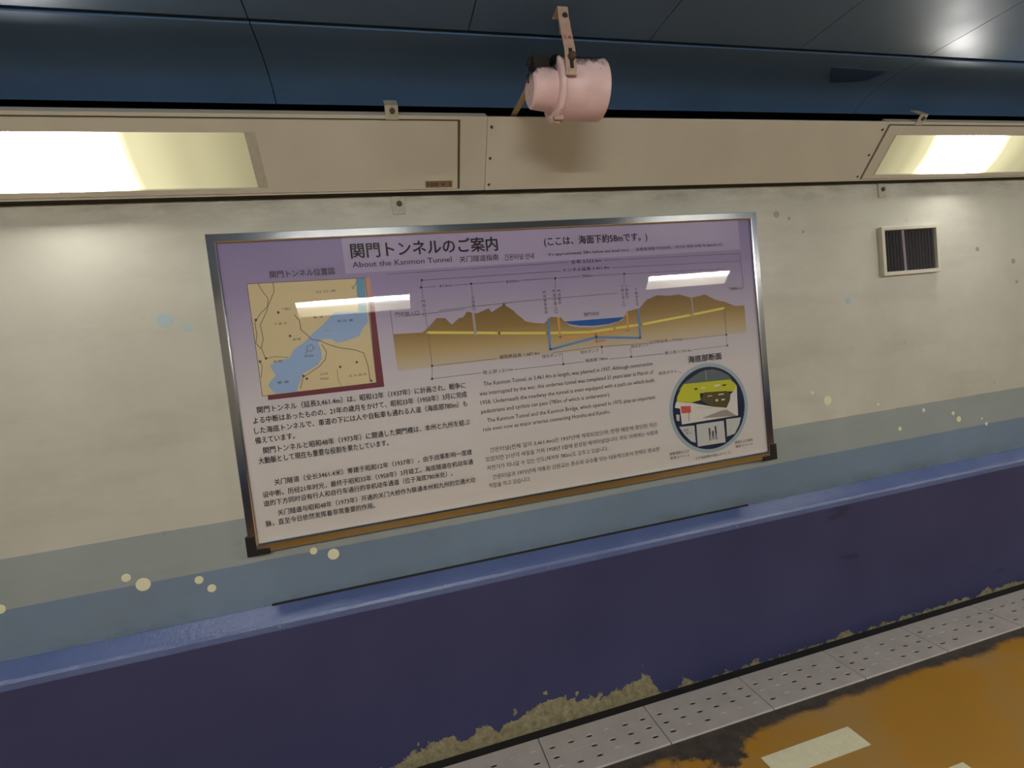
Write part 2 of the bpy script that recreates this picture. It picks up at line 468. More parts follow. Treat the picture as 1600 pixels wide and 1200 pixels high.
# black strip painting the shade of the sign along the ledge joint
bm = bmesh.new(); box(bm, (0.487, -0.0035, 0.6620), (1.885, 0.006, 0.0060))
obj('joint_shade', bm, M_GAP, wall)['label'] = 'black strip painting the shade along the ledge under the sign'
bm = bmesh.new(); prism(bm, [(YO - y, z) for y, z in LEDGE], XA, XB); struct(obj('trim_2', bm, M_LEDGE, bevel=0.003))

bm = bmesh.new()
box(bm, ((XA + XB) / 2, (YO) / 2, -0.06), (XB - XA, -YO - 2 * 0.056, 0.12))
floor = struct(obj('floor', bm, M_FLOOR))
# white dashes painted on the floor
bm = bmesh.new()
prism(bm, [(-0.451, 0.0005), (-0.536, 0.0005), (-0.536, 0.0022), (-0.451, 0.0022)], 1.043, 1.402)
obj('painted_dash', bm, M_MARK, floor)['label'] = 'cream-white dash painted on the ochre floor'
bm = bmesh.new()
prism(bm, [(-0.685, 0.0005), (-0.770, 0.0005), (-0.770, 0.0022), (-0.685, 0.0022)], 1.49, 1.585)
obj('painted_dash', bm, M_MARK, floor)['label'] = 'second cream-white dash, cut by the lower edge'

# painted bubbles and splashes on the wall
bm = bmesh.new()
for x, z, r in ((-.859, .843, .013), (-.816, .812, .021), (-.66, .792, .013), (-.627, .757, .013), (-.306, .816, .012), (-.244, .792, .019),
                (-1.189, .819, .014), (1.809, 1.098, .007), (1.889, 1.054, .021), (2.172, .999, .007), (2.443, .937, .009), (2.292, .869, .010),
                (2.627, .897, .009), (2.662, .864, .014), (2.813, .846, .006), (2.842, .816, .009)):
    screw_head(bm, (x, 0.0, z), (0, -1, 0), r, 0.0012, 18)
obj('painted_bubbles', bm, M_DOT, wall)['label'] = 'pale cream bubbles painted along the stripes'
bm = bmesh.new()
for x, z, r in ((-.647, 1.635, .024), (-.589, 1.608, .014), (2.041, 1.487, .016)):
    screw_head(bm, (x, 0.0, z), (0, -1, 0), r, 0.0008, 14)
obj('paint_splash', bm, M_DOTB, wall)['label'] = 'pale blue splashes of paint'
bm = bmesh.new()
for x, z, r in ((1.691, 1.882, .014), (1.755, 1.863, .008), (1.824, 1.803, .007), (2.844, 1.675, .011), (3.082, 1.603, .013), (3.1, 1.50, .01)):
    screw_head(bm, (x, 0.0, z), (0, -1, 0), r, 0.0008, 14)
obj('paint_splash', bm, M_DOTG, wall)['label'] = 'grey green splashes of paint'

# ceiling: curved haunch strip, then flat panels; the dark backing shows in the joints
_hp = [(-0.084, 2.266), (-0.100, 2.277), (-0.145, 2.301), (-0.193, 2.316), (-0.265, 2.324), (-0.372, 2.322)]
HAUNCH = []
for i in range(len(_hp) - 1):            # smooth the section with a Catmull-Rom curve
    p = [Vector(_hp[max(0, min(len(_hp) - 1, i + k))]) for k in (-1, 0, 1, 2)]
    for j in range(4):
        t_ = j / 4
        q = 0.5 * (2 * p[1] + (p[2] - p[0]) * t_ + (2 * p[0] - 5 * p[1] + 4 * p[2] - p[3]) * t_ ** 2 + (3 * p[1] - p[0] - 3 * p[2] + p[3]) * t_ ** 3)
        HAUNCH.append((q.x, q.y))
HAUNCH.append(_hp[-1])
bm = bmesh.new()
flat_seams = [-0.226 + 0.5667 * k for k in range(-12, 18)]
flat_seams = [x for x in flat_seams if XA < x < XB]
haunch_seams = [x for x in flat_seams if round((x + 0.226) / 0.5667) % 4 == 0]
def strips(xs, fn, g=0.0025):
    e = [XA] + xs + [XB]
    for a, b in zip(e, e[1:]):
        fn(a + g, b - g)
for flip in (0, 1):
    s = (lambda y: YO - y) if flip else (lambda y: y)
    pr = [(s(y), z) for y, z in HAUNCH]
    up = [(s(y), z + 0.012) for y, z in reversed(HAUNCH)]
    strips(haunch_seams, lambda a, b: prism(bm, pr + up, a, b), 0.0015)
# flat part: three rows of panels
rows = [(-0.387, -1.18), (-1.19, -1.98), (-1.99, YO + 0.387)]
for y0, y1 in rows:
    strips(flat_seams, lambda a, b: prism(bm, [(y0, CZ), (y1, CZ), (y1, CZ + 0.012), (y0, CZ + 0.012)], a, b), 0.0015)
ceil = struct(obj('ceiling', bm, M_CEIL, smooth=True))
ceil.data.set_sharp_from_angle(angle=0.5)
bm = bmesh.new()
box(bm, ((XA + XB) / 2, YO / 2, CZ + 0.05), (XB - XA, -YO + 0.24, 0.06))
for y in (0.045, YO - 0.045): box(bm, ((XA + XB) / 2, y, 2.265), (XB - XA, 0.02, 0.13))
obj('backing', bm, M_GAP, ceil)['label'] = 'dark void seen in the panel joints'
bm = bmesh.new()
pts = [(1.70, -0.300), (1.975, -0.290), (1.945, -0.228), (1.79, -0.212)]
f = []
def hz(y):
    for (a, za), (b, zb) in zip(HAUNCH, HAUNCH[1:]):
        if b <= y <= a: return zb + (za - zb) * (y - b) / (a - b)
    return CZ
lo = [bm.verts.new((x, y, hz(y) - 0.0015)) for x, y in pts]; hi = [bm.verts.new((x, y, hz(y) + 0.002)) for x, y in pts]
bm.faces.new(lo); bm.faces.new(list(reversed(hi)))
for i in range(4): bm.faces.new((lo[i], lo[(i + 1) % 4], hi[(i + 1) % 4], hi[i]))
obj('repaint_patch', bm, M_PATCH, ceil)['label'] = 'darker blue patch of fresh paint'

# ------------------------------------------------------------------ lamp units and trunking cover on the sloping haunch
# local frame of a unit: x along the wall, face from B (low, near the wall) to T (high, out from the wall)
BY, BZ, TY, TZ = -0.045, 1.999, -0.1987, 2.1802
fu = Vector((0, TY - BY, TZ - BZ)); FL = fu.length; fu.normalize()
fn = Vector((0, -fu.z, fu.y))                 # outward normal (towards the walkway and down)
def fp(x, u, d=0.0):
    """point on the sloping face: u up the face, d out of it"""
    p = Vector((x, BY, BZ)) + fu * u + fn * d
    return p
def face_box(bm, x0, x1, u0, u1, d0, d1, mi=0):
    q = [fp(x0, u0, d0), fp(x1, u0, d0), fp(x1, u1, d0), fp(x0, u1, d0), fp(x0, u0, d1), fp(x1, u0, d1), fp(x1, u1, d1), fp(x0, u1, d1)]
    vs = [bm.verts.new(p) for p in q]
    for f in ((0, 3, 2, 1), (4, 5, 6, 7), (0, 1, 5, 4), (1, 2, 6, 5), (2, 3, 7, 6), (3, 0, 4, 7)):
        bm.faces.new([vs[i] for i in f]).material_index = mi

BODY = [(BY, BZ), (TY, TZ), (TY + 0.022, TZ + 0.016), (-0.006, BZ + 0.052)]
UL = 1.797                                    # length of a unit
LX0, LX1, LU0, LU1 = 0.065, 1.095, 0.024, 0.187
def loop_face(bm, x0, x1, u0, u1, hx0, hx1, hu0, hu1, d0, d1):
    """plate with a rectangular opening"""
    face_box(bm, x0, hx0, u0, u1, d0, d1); face_box(bm, hx1, x1, u0, u1, d0, d1)
    face_box(bm, hx0, hx1, u0, hu0, d0, d1); face_box(bm, hx0, hx1, hu1, u1, d0, d1)

def lamp_unit(label, lens_mat, loc, rz=0.0, group=None):
    t = thing('lamp_unit', label, 'lamp', loc, rz, group)
    bm = bmesh.new()
    # shallow hollow housing: back, rim and the plain filler at its end
    back = [(BY + 0.030, BZ + 0.030), (TY + 0.036, TZ + 0.022), (TY + 0.022, TZ + 0.030), (-0.004, BZ + 0.056)]
    q = [(p.y, p.z) for p in (fp(0, 0, -0.040), fp(0, FL, -0.030), fp(0, FL, -0.036), fp(0, 0.0, -0.046))]
    prism(bm, q, 0.0, UL)
    face_box(bm, 0.0, UL, 0.0, 0.006, -0.044, 0.0)
    face_box(bm, 0.0, UL, FL - 0.010, FL, -0.034, 0.0)
    face_box(bm, 0.0, 0.004, 0.006, FL - 0.010, -0.040, 0.0)
    face_box(bm, 1.709, UL, 0.006, FL - 0.010, -0.040, 0.0)
    obj('housing', bm, M_CREAM, t)
    bm = bmesh.new()
    loop_face(bm, 0.015, 1.700, 0.008, FL - 0.015, LX0, LX1, LU0, LU1, -0.012, 0.0015)
    lid = obj('front_panel', bm, M_CREAM, t)
    # grime in the joint round the panel
    bm = bmesh.new()
    face_box(bm, 0.004, 1.709, 0.006, FL - 0.010, -0.018, -0.013)
    bmesh.ops.delete(bm, geom=[], context='FACES')
    loop = bmesh.new(); bm.free()
    loop_face(loop, 0.004, 1.709, 0.006, FL - 0.010, 0.030, 1.690, 0.018, FL - 0.022, -0.008, -0.0035)
    obj('panel_seal', loop, M_GROOVE, t)['label'] = 'dark seal in the joint round the panel'
    bm = bmesh.new(); box(bm, (UL / 2, -0.0212, BZ + 0.006), (UL - 0.001, 0.0400, 0.006)); obj('gap_shade', bm, M_GAP, t)['label'] = 'dark strip painting the shade of the gap under the housing'  # shade of the gap below the housing, painted as a dark strip
    # diffuser: slightly bowed sheet set back in the opening, dark ends
    bm = bmesh.new()
    nx, nu = 24, 6
    x0, x1 = LX0 + 0.0, LX1 - 0.0
    grid = [[bm.verts.new(fp(x0 + (x1 - x0) * i / nx, LU0 + (LU1 - LU0) * j / nu,
             -0.009 + 0.010 * math.sin(PI * j / nu) * min(1, 4 * min(i, nx - i) / nx))) for j in range(nu + 1)] for i in range(nx + 1)]
    for i in range(nx):
        for j in range(nu):
            bm.faces.new((grid[i][j], grid[i][j + 1], grid[i + 1][j + 1], grid[i + 1][j]))
    obj('diffuser', bm, lens_mat, t, smooth=True)['label'] = 'glowing frosted diffuser'
    for a, b in ((LX0, LX0 + 0.012), (LX1 - 0.030, LX1)):
        bm = bmesh.new()
        face_box(bm, a, b, LU0, LU1, -0.010, -0.001)
        obj('end_clamp', bm, M_CREAMT, t)
    bm = bmesh.new(); face_box(bm, 1.590, 1.682, 0.014, 0.036, 0.0012, 0.0026)
    pl = obj('nameplate', bm, M_BRASS, t)
    pl['label'] = 'brown nameplate with dark characters'
    bm = bmesh.new()
    mt = Matrix.Translation(fp(0, 0, 0.0031)) @ Matrix(((1, 0, 0, 0), (0, -fn.y, fu.y, 0), (0, -fn.z, fu.z, 0), (0, 0, 0, 1)))
    put_text(bm, '100 V 1', 1.597, 1.675, 0.0185, 0.0185, 0.0, mat=mt)
    obj('lettering', bm, M_INK, pl)
    for xt, x in ((0.160, 0.187), (1.495, 1.497)):
        # tab at the top edge, reaching to the vault
        bm = bmesh.new()
        face_box(bm, xt - 0.020, xt + 0.020, FL - 0.012, FL + 0.030, 0.0, 0.0035)
        face_box(bm, xt - 0.020, xt + 0.020, FL + 0.026, FL + 0.030, -0.050, 0.0035)
        tb = obj('mounting_tab', bm, M_CREAMT, t, bevel=0.001)
        bm = bmesh.new(); screw_head(bm, fp(xt + 0.002, FL + 0.014, 0.0034), fn, 0.0085, 0.006); obj('bolt', bm, M_RUST, tb)
        # tab under the unit, flat on the wall
        bm = bmesh.new()
        box(bm, (x - 0.002, -0.0022, 1.968), (0.044, 0.0044, 0.062))
        tb = obj('mounting_tab', bm, M_CREAMT, t, bevel=0.001)
        bm = bmesh.new(); screw_head(bm, (x + 0.002, -0.0044, 1.973), (0, -1, 0), 0.0095, 0.007); obj('bolt', bm, M_RUST, tb)
    return t

PER = 3.466
X_L = -1.3795
lamp_unit('lamp unit left of the loudspeaker with brown nameplate on its panel', M_LENS, (X_L, 0, 0), group='lamp units along the painted wall')
lamp_unit('lamp unit at the right over the small vent', M_LENS, (X_L + PER, 0, 0), group='lamp units along the painted wall')
def far_unit(label, lens, loc, rz): return lamp_unit(label, lens, loc, rz, 'lamp units outside the photo')
LBL = 'cream tunnel lamp unit on the haunch beyond the edges of the photo'
def dup(t, loc, rz):
    r = t.copy(); COL.objects.link(r); r.location = loc; r.rotation_euler = (0, 0, rz)
    for ch in t.children:
        c = ch.copy(); COL.objects.link(c); c.parent = r
        for g in ch.children:
            d = g.copy(); COL.objects.link(d); d.parent = c
    return r
o0 = far_unit(LBL, M_LENS, (X_L - PER, 0, 0), 0)
dup(o0, (X_L + 2 * PER, 0, 0), 0)
o1 = far_unit('cream lamp unit on the opposite wall, seen only mirrored in the sign', M_LENS2, (0.385, YO, -0.075), PI)
for k in (-1, 1, 2): dup(o1, (0.385 + PER * k, YO, -0.075), PI)

# plain cover plates that close the run between the lamp units
def cover(x0, x1, label, flip=False, dz=0.0, screws=True, group=None):
    t = thing('trunking_cover', label, 'cover panel', (x1 if flip else x0, YO if flip else 0, dz), PI if flip else 0, group)
    L = x1 - x0; bm = bmesh.new()
    prism(bm, [(p.y, p.z) for p in (fp(0, 0.0, 0.003), fp(0, FL, 0.001), fp(0, FL - 0.004, -0.022), fp(0, 0.006, -0.010))], 0.0, L)
    obj('plate', bm, M_CREAM, t, bevel=0.002)
    bm = bmesh.new(); box(bm, (L / 2, -0.0212, BZ + 0.006), (L - 0.001, 0.0400, 0.006)); obj('gap_shade', bm, M_GAP, t)['label'] = 'dark strip painting the shade of the gap under the plate'  # dark strip puts the shade below the plate into the colour
    if screws:
        for x in (0.014, L - 0.016):
            for u in (0.020, FL / 2 - 0.010, FL - 0.030):
                bm = bmesh.new(); screw_head(bm, fp(x, u, 0.0025), fn, 0.0048, 0.003, 12); obj('screw', bm, M_RUST, t)
    return t
cover(X_L + UL + 0.001, X_L + PER - 0.001, 'long plain cream cover panel behind the pink loudspeaker')
for k in (-1, 1):
    cover(X_L + UL + PER * k + 0.001, X_L + PER * (k + 1) - 0.001, 'cream cover panel beyond the edges of the photo', screws=False, group='cover panels outside the photo')
for k in (-1, 0, 1):
    cover(0.385 + PER * k + 0.001, 0.385 + PER * (k + 1) - UL - 0.001, 'cream cover panel beyond the edges of the photo', True, -0.075, False, 'cover panels outside the photo')

# ------------------------------------------------------------------ the information sign
SX0, SX1, SZ0, SZ1 = -0.4895, 1.547, 0.8575, 1.884
SCX = (SX0 + SX1) / 2
sign = thing('information_sign', 'large framed tunnel guide sign on the painted wall', 'sign', (SCX, 0.0, SZ0))
def sl(o):   # shift a mesh built in place to the sign's own origin
    o.data.transform(Matrix.Translation((-SCX, 0, -SZ0))); return o
FW, FD = 0.031, 0.050
def rail(a, b, c, d):
    """mitred frame rail: outer a-b, inner d-c corners given as (x,z); section with a bevelled inner lip"""
    bm = bmesh.new()
    A, B, C_, D_ = [Vector(p) for p in (a, b, c, d)]
    def ring(o, i):
        e = (i - o)
        return [(o, -0.004), (o, -FD + 0.003), (o + e * 0.08, -FD), (o + e * 0.80, -FD), (o + e * 0.92, -FD + 0.003), (i, -FD + 0.010), (i, -0.030), (o + e * 0.5, -0.004)]
    r0 = [bm.verts.new((p.x, y, p.y)) for p, y in ring(A, D_)]
    r1 = [bm.verts.new((p.x, y, p.y)) for p, y in ring(B, C_)]
    n = len(r0)
    for k in range(n): bm.faces.new((r0[k], r0[(k + 1) % n], r1[(k + 1) % n], r1[k]))
    bm.faces.new(r0); bm.faces.new(list(reversed(r1)))
    return sl(obj('frame_rail', bm, M_STEEL, sign))
o_ = [(SX0, SZ0), (SX1, SZ0), (SX1, SZ1), (SX0, SZ1)]
i_ = [(SX0 + FW, SZ0 + FW), (SX1 - FW, SZ0 + FW), (SX1 - FW, SZ1 - FW), (SX0 + FW, SZ1 - FW)]
for k in range(4):
    j = (k + 1) % 4
    rail(o_[k], o_[j], i_[j], i_[k])
bm = bmesh.new(); box(bm, (SCX, -0.0225, (SZ0 + SZ1) / 2), (SX1 - SX0 - 0.024, 0.031, SZ1 - SZ0 - 0.024))
sl(obj('poster_board', bm, M_POSTER, sign))
YP = -0.0384
def flat(name, bm, mats, label=None):
    me = bpy.data.meshes.new(name)
    for f in bm.faces:
        if f.normal.y > 0: f.normal_flip()
    bm.normal_update()
    for f in bm.faces:
        if f.normal.y > 0: f.normal_flip()
    bm.to_mesh(me); bm.free()
    for m in (mats if isinstance(mats, (list, tuple)) else [mats]): me.materials.append(m)
    o = bpy.data.objects.new(name, me); COL.objects.link(o); o.parent = sign
    if label: o['label'] = label
    return sl(o)
# title lettering over a lighter patch that paints a reflection in the pane
bm = bmesh.new(); poly(bm, [(-0.086, 1.853), (1.464, 1.853), (1.464, 1.737), (-0.086, 1.737)], YP)
flat('title_panel', bm, M_LAV, 'lighter lavender reflection painted behind the title')
YT = -0.0400
bm = bmesh.new()
put_text(bm, '関門トンネルのご案内', -0.061, 0.445, 1.7905, 0.054, YT, bold=0.020)
flat('title_lettering', bm, M_INK); bm = bmesh.new()
put_text(bm, '(ここは、海面下約58mです。)', 0.622, 1.045, 1.796, 0.034, YT, bold=0.018)
flat('depth_note', bm, M_INK); bm = bmesh.new()
put_text(bm, 'About the Kanmon Tunnel', -0.061, 0.274, 1.7560, 0.0265, YT)
flat('english_title', bm, M_INK); bm = bmesh.new()
put_text(bm, '关门隧道指南', 0.302, 0.444, 1.7535, 0.0240, YT)
flat('chinese_title', bm, M_INK); bm = bmesh.new()
put_text(bm, '간몬터널 안내', 0.466, 0.577, 1.7510, 0.0240, YT)
flat('korean_title', bm, M_INK); bm = bmesh.new()
put_text(bm, "It's approximately 58m below sea level here.", 0.635, 0.966, 1.7565, 0.0150, YT)
flat('english_note', bm, M_INK); bm = bmesh.new()
put_text(bm, '这里是海面下约58米。 여기는 해면 아래 약 58m입니다.', 0.992, 1.385, 1.7560, 0.0135, YT)
flat('translated_note', bm, M_INK)
# body paragraphs
bm = bmesh.new(); JS = 0.0235
for s, a, b, z in (('関門トンネル（延長3,461.4m）は、昭和12年（1937年）に計画され、戦争に', -.411, .272, 1.3105),
                   ('よる中断はあったものの、21年の歳月をかけて、昭和33年（1958年）3月に完成', -.427, .273, 1.2775),
                   ('した海底トンネルで、車道の下には人や自転車も通れる人道（海底部780m）も', -.4275, .271, 1.2445),
                   ('備えています。', -.429, -.310, 1.2125),
                   ('関門トンネルと昭和48年（1973年）に開通した関門橋は、本州と九州を結ぶ', -.4095, .273, 1.1775),
                   ('大動脈として現在も重要な役割を果たしています。', -.428, -.016, 1.1455)):
    put_text(bm, s, a, b, z, JS, YT, bold=0.014)
flat('japanese_paragraph', bm, M_INK)
bm = bmesh.new()
for s, a, b, z in (('关门隧道（全长3461.4米）筹建于昭和12年（1937年），由于战事影响一度建', -.390, .268, 1.0700),
                   ('设中断。历经21年时光，最终于昭和33年（1958年）3月竣工。海底隧道在机动车通', -.429, .268, 1.0345),
                   ('道的下方同时设有行人和自行车通行的非机动车通道（位于海底780米处）。', -.430, .190, 1.0050),
                   ('关门隧道与昭和48年（1973年）开通的关门大桥作为联通本州和九州的交通大动', -.392, .268, .9685),
                   ('脉，直至今日依然发挥着非常重要的作用。', -.432, -.086, .9385)):
    put_text(bm, s, a, b, z, 0.0215, YT, bold=0.012)
flat('chinese_paragraph', bm, M_INK)
bm = bmesh.new()
for s, a, b, z in (('The Kanmon Tunnel, at 3,461.4m in length, was planned in 1937. Although construction', .338, 1.018, 1.3080),
                   ('was interrupted by the war, this undersea tunnel was completed 21 years later in March of', .319, 1.0175, 1.2750),
                   ('1958. Underneath the roadway the tunnel is even equipped with a path on which both', .3196, 1.018, 1.2420),
                   ('pedestrians and cyclists can pass (780m of which is underwater).', .318, .8246, 1.2100),
                   ('The Kanmon Tunnel and the Kanmon Bridge, which opened in 1973, play an important', .336, 1.017, 1.1755),
                   ('role even now as major arteries connecting Honshu and Kyushu.', .318, .820, 1.1445)):
    put_text(bm, s, a, b, z, 0.0215, YT)
flat('english_paragraph', bm, M_INK)
bm = bmesh.new()
for s, a, b, z in (('간몬터널(전체 길이 3,461.4m)은 1937년에 계획되었으며, 전쟁 때문에 중단된 적은', .334, 1.0145, 1.0665),
                   ('있었지만 21년의 세월을 거쳐 1958년 3월에 완성된 해저터널입니다. 차도 아래에는 사람과', .315, 1.014, 1.0350),
                   ('자전거가 지나갈 수 있는 인도(해저부 780m)도 갖추고 있습니다.', .316, .795, 1.0030),
                   ('간몬터널과 1973년에 개통된 간몬교는 혼슈와 규슈를 잇는 대동맥으로서 현재도 중요한', .333, 1.0145, .9670),
                   ('역할을 하고 있습니다.', .3155, .474, .9375)):
    put_text(bm, s, a, b, z, 0.0195, YT)
flat('korean_paragraph', bm, M_INK)
# map
bm = bmesh.new()
mats = [P_SAND, P_SEA, P_MAROON, P_ROAD, P_INK2 if False else M_INK2, P_STRIP, P_PEACH, P_REDP]
poly(bm, [(-.0225, 1.640), (-.0065, 1.640), (-.0065, 1.347), (-.3744, 1.3475), (-.3744, 1.366), (-.0325, 1.366)], YP, 2)
poly(bm, [(-.0255, 1.7205), (-.0105, 1.7205), (-.0105, 1.64), (-.0255, 1.64)], YP, 6)
poly(bm, [(-.3898, 1.7245), (-.0260, 1.7195), (-.0305, 1.3640), (-.3900, 1.3630)], YP - .0003, 0)
SEA = [(-.0329, 1.607), (-.1354, 1.6137), (-.1808, 1.5733), (-.2177, 1.5449), (-.2473, 1.5196), (-.2754, 1.5048), (-.2954, 1.4753), (-.3283, 1.4718),
       (-.3558, 1.4574), (-.3485, 1.4392), (-.3407, 1.4243), (-.3623, 1.4059), (-.3687, 1.3927), (-.3512, 1.366), (-.2858, 1.3645), (-.2726, 1.3952),
       (-.2594, 1.422), (-.2315, 1.433), (-.21, 1.4449), (-.1942, 1.4645), (-.194, 1.493), (-.2009, 1.5185), (-.1831, 1.5274), (-.1564, 1.5248),
       (-.1412, 1.5108), (-.1135, 1.5135), (-.067, 1.527), (-.0536, 1.551), (-.0335, 1.5711)]
poly(bm, SEA, YP - .0006, 1)
poly(bm, [(-.0553, 1.7185), (-.0278, 1.7185), (-.0329, 1.6070), (-.0605, 1.6090)], YP - .0006, 5)
YR = YP - .0009
line(bm, [(-.3898, 1.7245), (-.0260, 1.7195), (-.0305, 1.3640), (-.3900, 1.3630), (-.3898, 1.7245)], .0016, YR, 4)
for pts, w in (([(-.3573, 1.723), (-.3477, 1.6984), (-.3334, 1.6733), (-.3413, 1.6361), (-.3677, 1.5901), (-.3639, 1.545), (-.3736, 1.5183), (-.3654, 1.4828)], .0022),
               ([(-.313, 1.7216), (-.313, 1.6958), (-.3364, 1.6494), (-.363, 1.6275), (-.3825, 1.5983), (-.381, 1.5604), (-.3875, 1.5335), (-.3741, 1.5149)], .0022),
               ([(-.2616, 1.6155), (-.248, 1.5934), (-.2482, 1.5653), (-.2308, 1.5461), (-.2194, 1.5309), (-.1937, 1.5231), (-.1686, 1.5082), (-.1364, 1.4942), (-.0863, 1.4819), (-.0601, 1.4684), (-.0515, 1.4238), (-.0504, 1.3744)], .0026),
               ([(-.1886, 1.5102), (-.1783, 1.4842), (-.1846, 1.4599), (-.2038, 1.4406), (-.2398, 1.4198), (-.2611, 1.4081), (-.272, 1.3739)], .0024),
               ([(-.3654, 1.4828), (-.3363, 1.4849), (-.2982, 1.4791)], .002), ([(-.3944 + .008, 1.479), (-.3778, 1.4598), (-.3857, 1.4225)], .002),
               ([(-.1518, 1.4241), (-.1527, 1.3882), (-.1452, 1.3657)], .0014), ([(-.0547, 1.7078), (-.0686, 1.6851), (-.0707, 1.696)], .0018),
               ([(-.2373, 1.4939), (-.2355, 1.5078), (-.2216, 1.5135), (-.2146, 1.5022), (-.2241, 1.4925), (-.2373, 1.4939), (-.243, 1.486)], .0018)):
    line(bm, pts, w, YR, 3)
for x, z in ((-.3089, 1.6265), (-.2831, 1.5476), (-.1408, 1.4301), (-.0861, 1.4403), (-.2588, 1.4131), (-.2495, 1.4031), (-.3638, 1.4826), (-.0472, 1.3722), (-.3781, 1.6082), (-.3824, 1.4742)):
    disc(bm, x, z, .0042, YR - .0002, 4, seg=10)
for s, a, b, z in (('下関IC', -.2985, -.2688, 1.6325), ('下 関 市', -.3268, -.2878, 1.5864), ('壇ノ浦', -.2044, -.1757, 1.5985), ('北九州市', -.2077, -.1807, 1.4092), ('門司区', -.208, -.181, 1.393),
                   ('北 九 州 市', -.1178, -.0586, 1.3934), ('彦島', -.345, -.316, 1.4665), ('響 灘', -.3407, -.3053, 1.397), ('周 防 灘', -.1327, -.0815, 1.579),
                   ('山 口 県', -.1861, -.1236, 1.6805), ('関門橋', -.2756, -.2521, 1.5315), ('関門海峡', -.2464, -.2198, 1.4736)):
    put_text(bm, s, a, b, z, .0085, YR - .0003, 4)
put_text(bm, '関門トンネル', -.1734, -.1513, 1.552, .0045, YR - .0003, 7)
put_text(bm, '関門トンネル位置図', -.3194, -.1205, 1.7395, 0.0250, YT, 4, bold=0.014)
flat('location_map', bm, mats, 'sand and blue strait map with maroon drop edge')
# long section of the tunnel
bm = bmesh.new()
mats = [M_GROUND, P_DEEP, P_YEL, P_ORG, P_BLUE, P_SHAFT, P_LINE, M_INK2, P_REDP, M_INK]
LAND = [(.0437, 1.5225), (.1431, 1.519), (.1633, 1.533), (.1983, 1.5644), (.2276, 1.5618), (.2486, 1.5371), (.2769, 1.5576), (.2912, 1.5591), (.3075, 1.5776), (.343, 1.5687),
        (.3878, 1.583), (.3965, 1.5682), (.4451, 1.5925), (.4763, 1.5697), (.4913, 1.5521), (.5069, 1.5385), (.5183, 1.5252), (.5517, 1.5161), (.5904, 1.5105), (.5973, 1.5168),
        (.6177, 1.5327), (.6575, 1.5277), (.6743, 1.5074), (.6918, 1.4931), (.7292, 1.4836), (.79, 1.4791), (.8468, 1.4817), (.9055, 1.4948), (.9319, 1.5267), (.9854, 1.5355),
        (1.0179, 1.5647), (1.0671, 1.5795), (1.1147, 1.5732), (1.1637, 1.5749), (1.2175, 1.5574), (1.2811, 1.5662), (1.3295, 1.5405), (1.3734, 1.5288), (1.417, 1.5087), (1.463, 1.5078)]
for (a, za), (b, zb) in zip(LAND, LAND[1:]):
    poly(bm, [(a, 1.395), (b, 1.395), (b, zb), (a, za)], YP, 0)
poly(bm, [(.6692, 1.5104), (.9183, 1.5068), (.8938, 1.4932), (.8471, 1.4853), (.7905, 1.4842), (.7299, 1.4897), (.6924, 1.4982)], YP - .0003, 1)
line(bm, [(.1609, 1.5173), (.3277, 1.5008), (.4163, 1.4913), (.5982, 1.4742), (.7664, 1.4621), (.8708, 1.4671), (.9861, 1.4715), (1.2105, 1.4899), (1.3642, 1.5043)], .0090, YP - .0003, 2)
line(bm, [(.6478, 1.5275), (.647, 1.4545), (.7925, 1.4483), (.9272, 1.4534), (.9297, 1.5216)], .0075, YP - .0005, 3)
line(bm, [(.6079, 1.5259), (.6029, 1.4125), (.7914, 1.4401), (.9754, 1.4201), (.9791, 1.5307)], .0085, YP - .0007, 4)
line(bm, [(.329, 1.5706), (.3296, 1.4937)], .0095, YP - .0006, 5); line(bm, [(1.2178, 1.56), (1.2204, 1.4868)], .0055, YP - .0006, 5)
YL = YP - .0009
for pts in ([(.0466, 1.7270), (.708, 1.7285)], [(.853, 1.7275), (1.4616, 1.7206)], [(.1625, 1.6990), (.675, 1.6985)], [(.885, 1.6975), (1.4569, 1.6900)],
            [(.1573, 1.6738), (.21, 1.6742)], [(.275, 1.6742), (.455, 1.6742)], [(.52, 1.6742), (.75, 1.6730)], [(.81, 1.6730), (.9327, 1.6711)], [(.9327, 1.6711), (1.38, 1.6631)],
            [(.1589, 1.70), (.1589, 1.635)], [(.3336, 1.6747), (.3336, 1.63)], [(.6510, 1.6727), (.6470, 1.635)], [(.9327, 1.671), (.9290, 1.632)], [(1.4616, 1.7206), (1.4650, 1.58)],
            [(.0437, 1.61), (.0437, 1.5225)], [(.1610, 1.575), (.1625, 1.5118), (.163, 1.4016), (.1580, 1.3548)], [(.163, 1.4000), (.398, 1.4010)], [(.1580, 1.3548), (.335, 1.3560)],
            [(.456, 1.3540), (.73, 1.3530)], [(.838, 1.3520), (1.07, 1.3480)], [(1.205, 1.3500), (1.3646, 1.3510)], [(1.17, 1.3960), (1.3629, 1.3958)], [(1.3642, 1.5043), (1.3646, 1.3510)],
            [(.6484, 1.395), (.6484, 1.3529)], [(.8103, 1.4016), (.8103, 1.375)], [(.9294, 1.385), (.9294, 1.3509)], [(.61, 1.4000), (.80, 1.4040), (1.0, 1.3960)],
            [(.21, 1.590), (.54, 1.5995), (.90, 1.600)], [(.09, 1.580), (.30, 1.588)]):
    line(bm, pts, .0016, YL, 6)
for x, z in ((.1573, 1.6745), (.3336, 1.6747), (.6510, 1.6727), (.9327, 1.6711), (.163, 1.4003), (.158, 1.3551), (.6484, 1.3529), (.9294, 1.3509), (1.3646, 1.3956), (1.3646, 1.3511), (.1625, 1.6990), (.4451, 1.5925), (.8103, 1.4016)):
    disc(bm, x, z, .0046, YL - .0002, 7, seg=8)
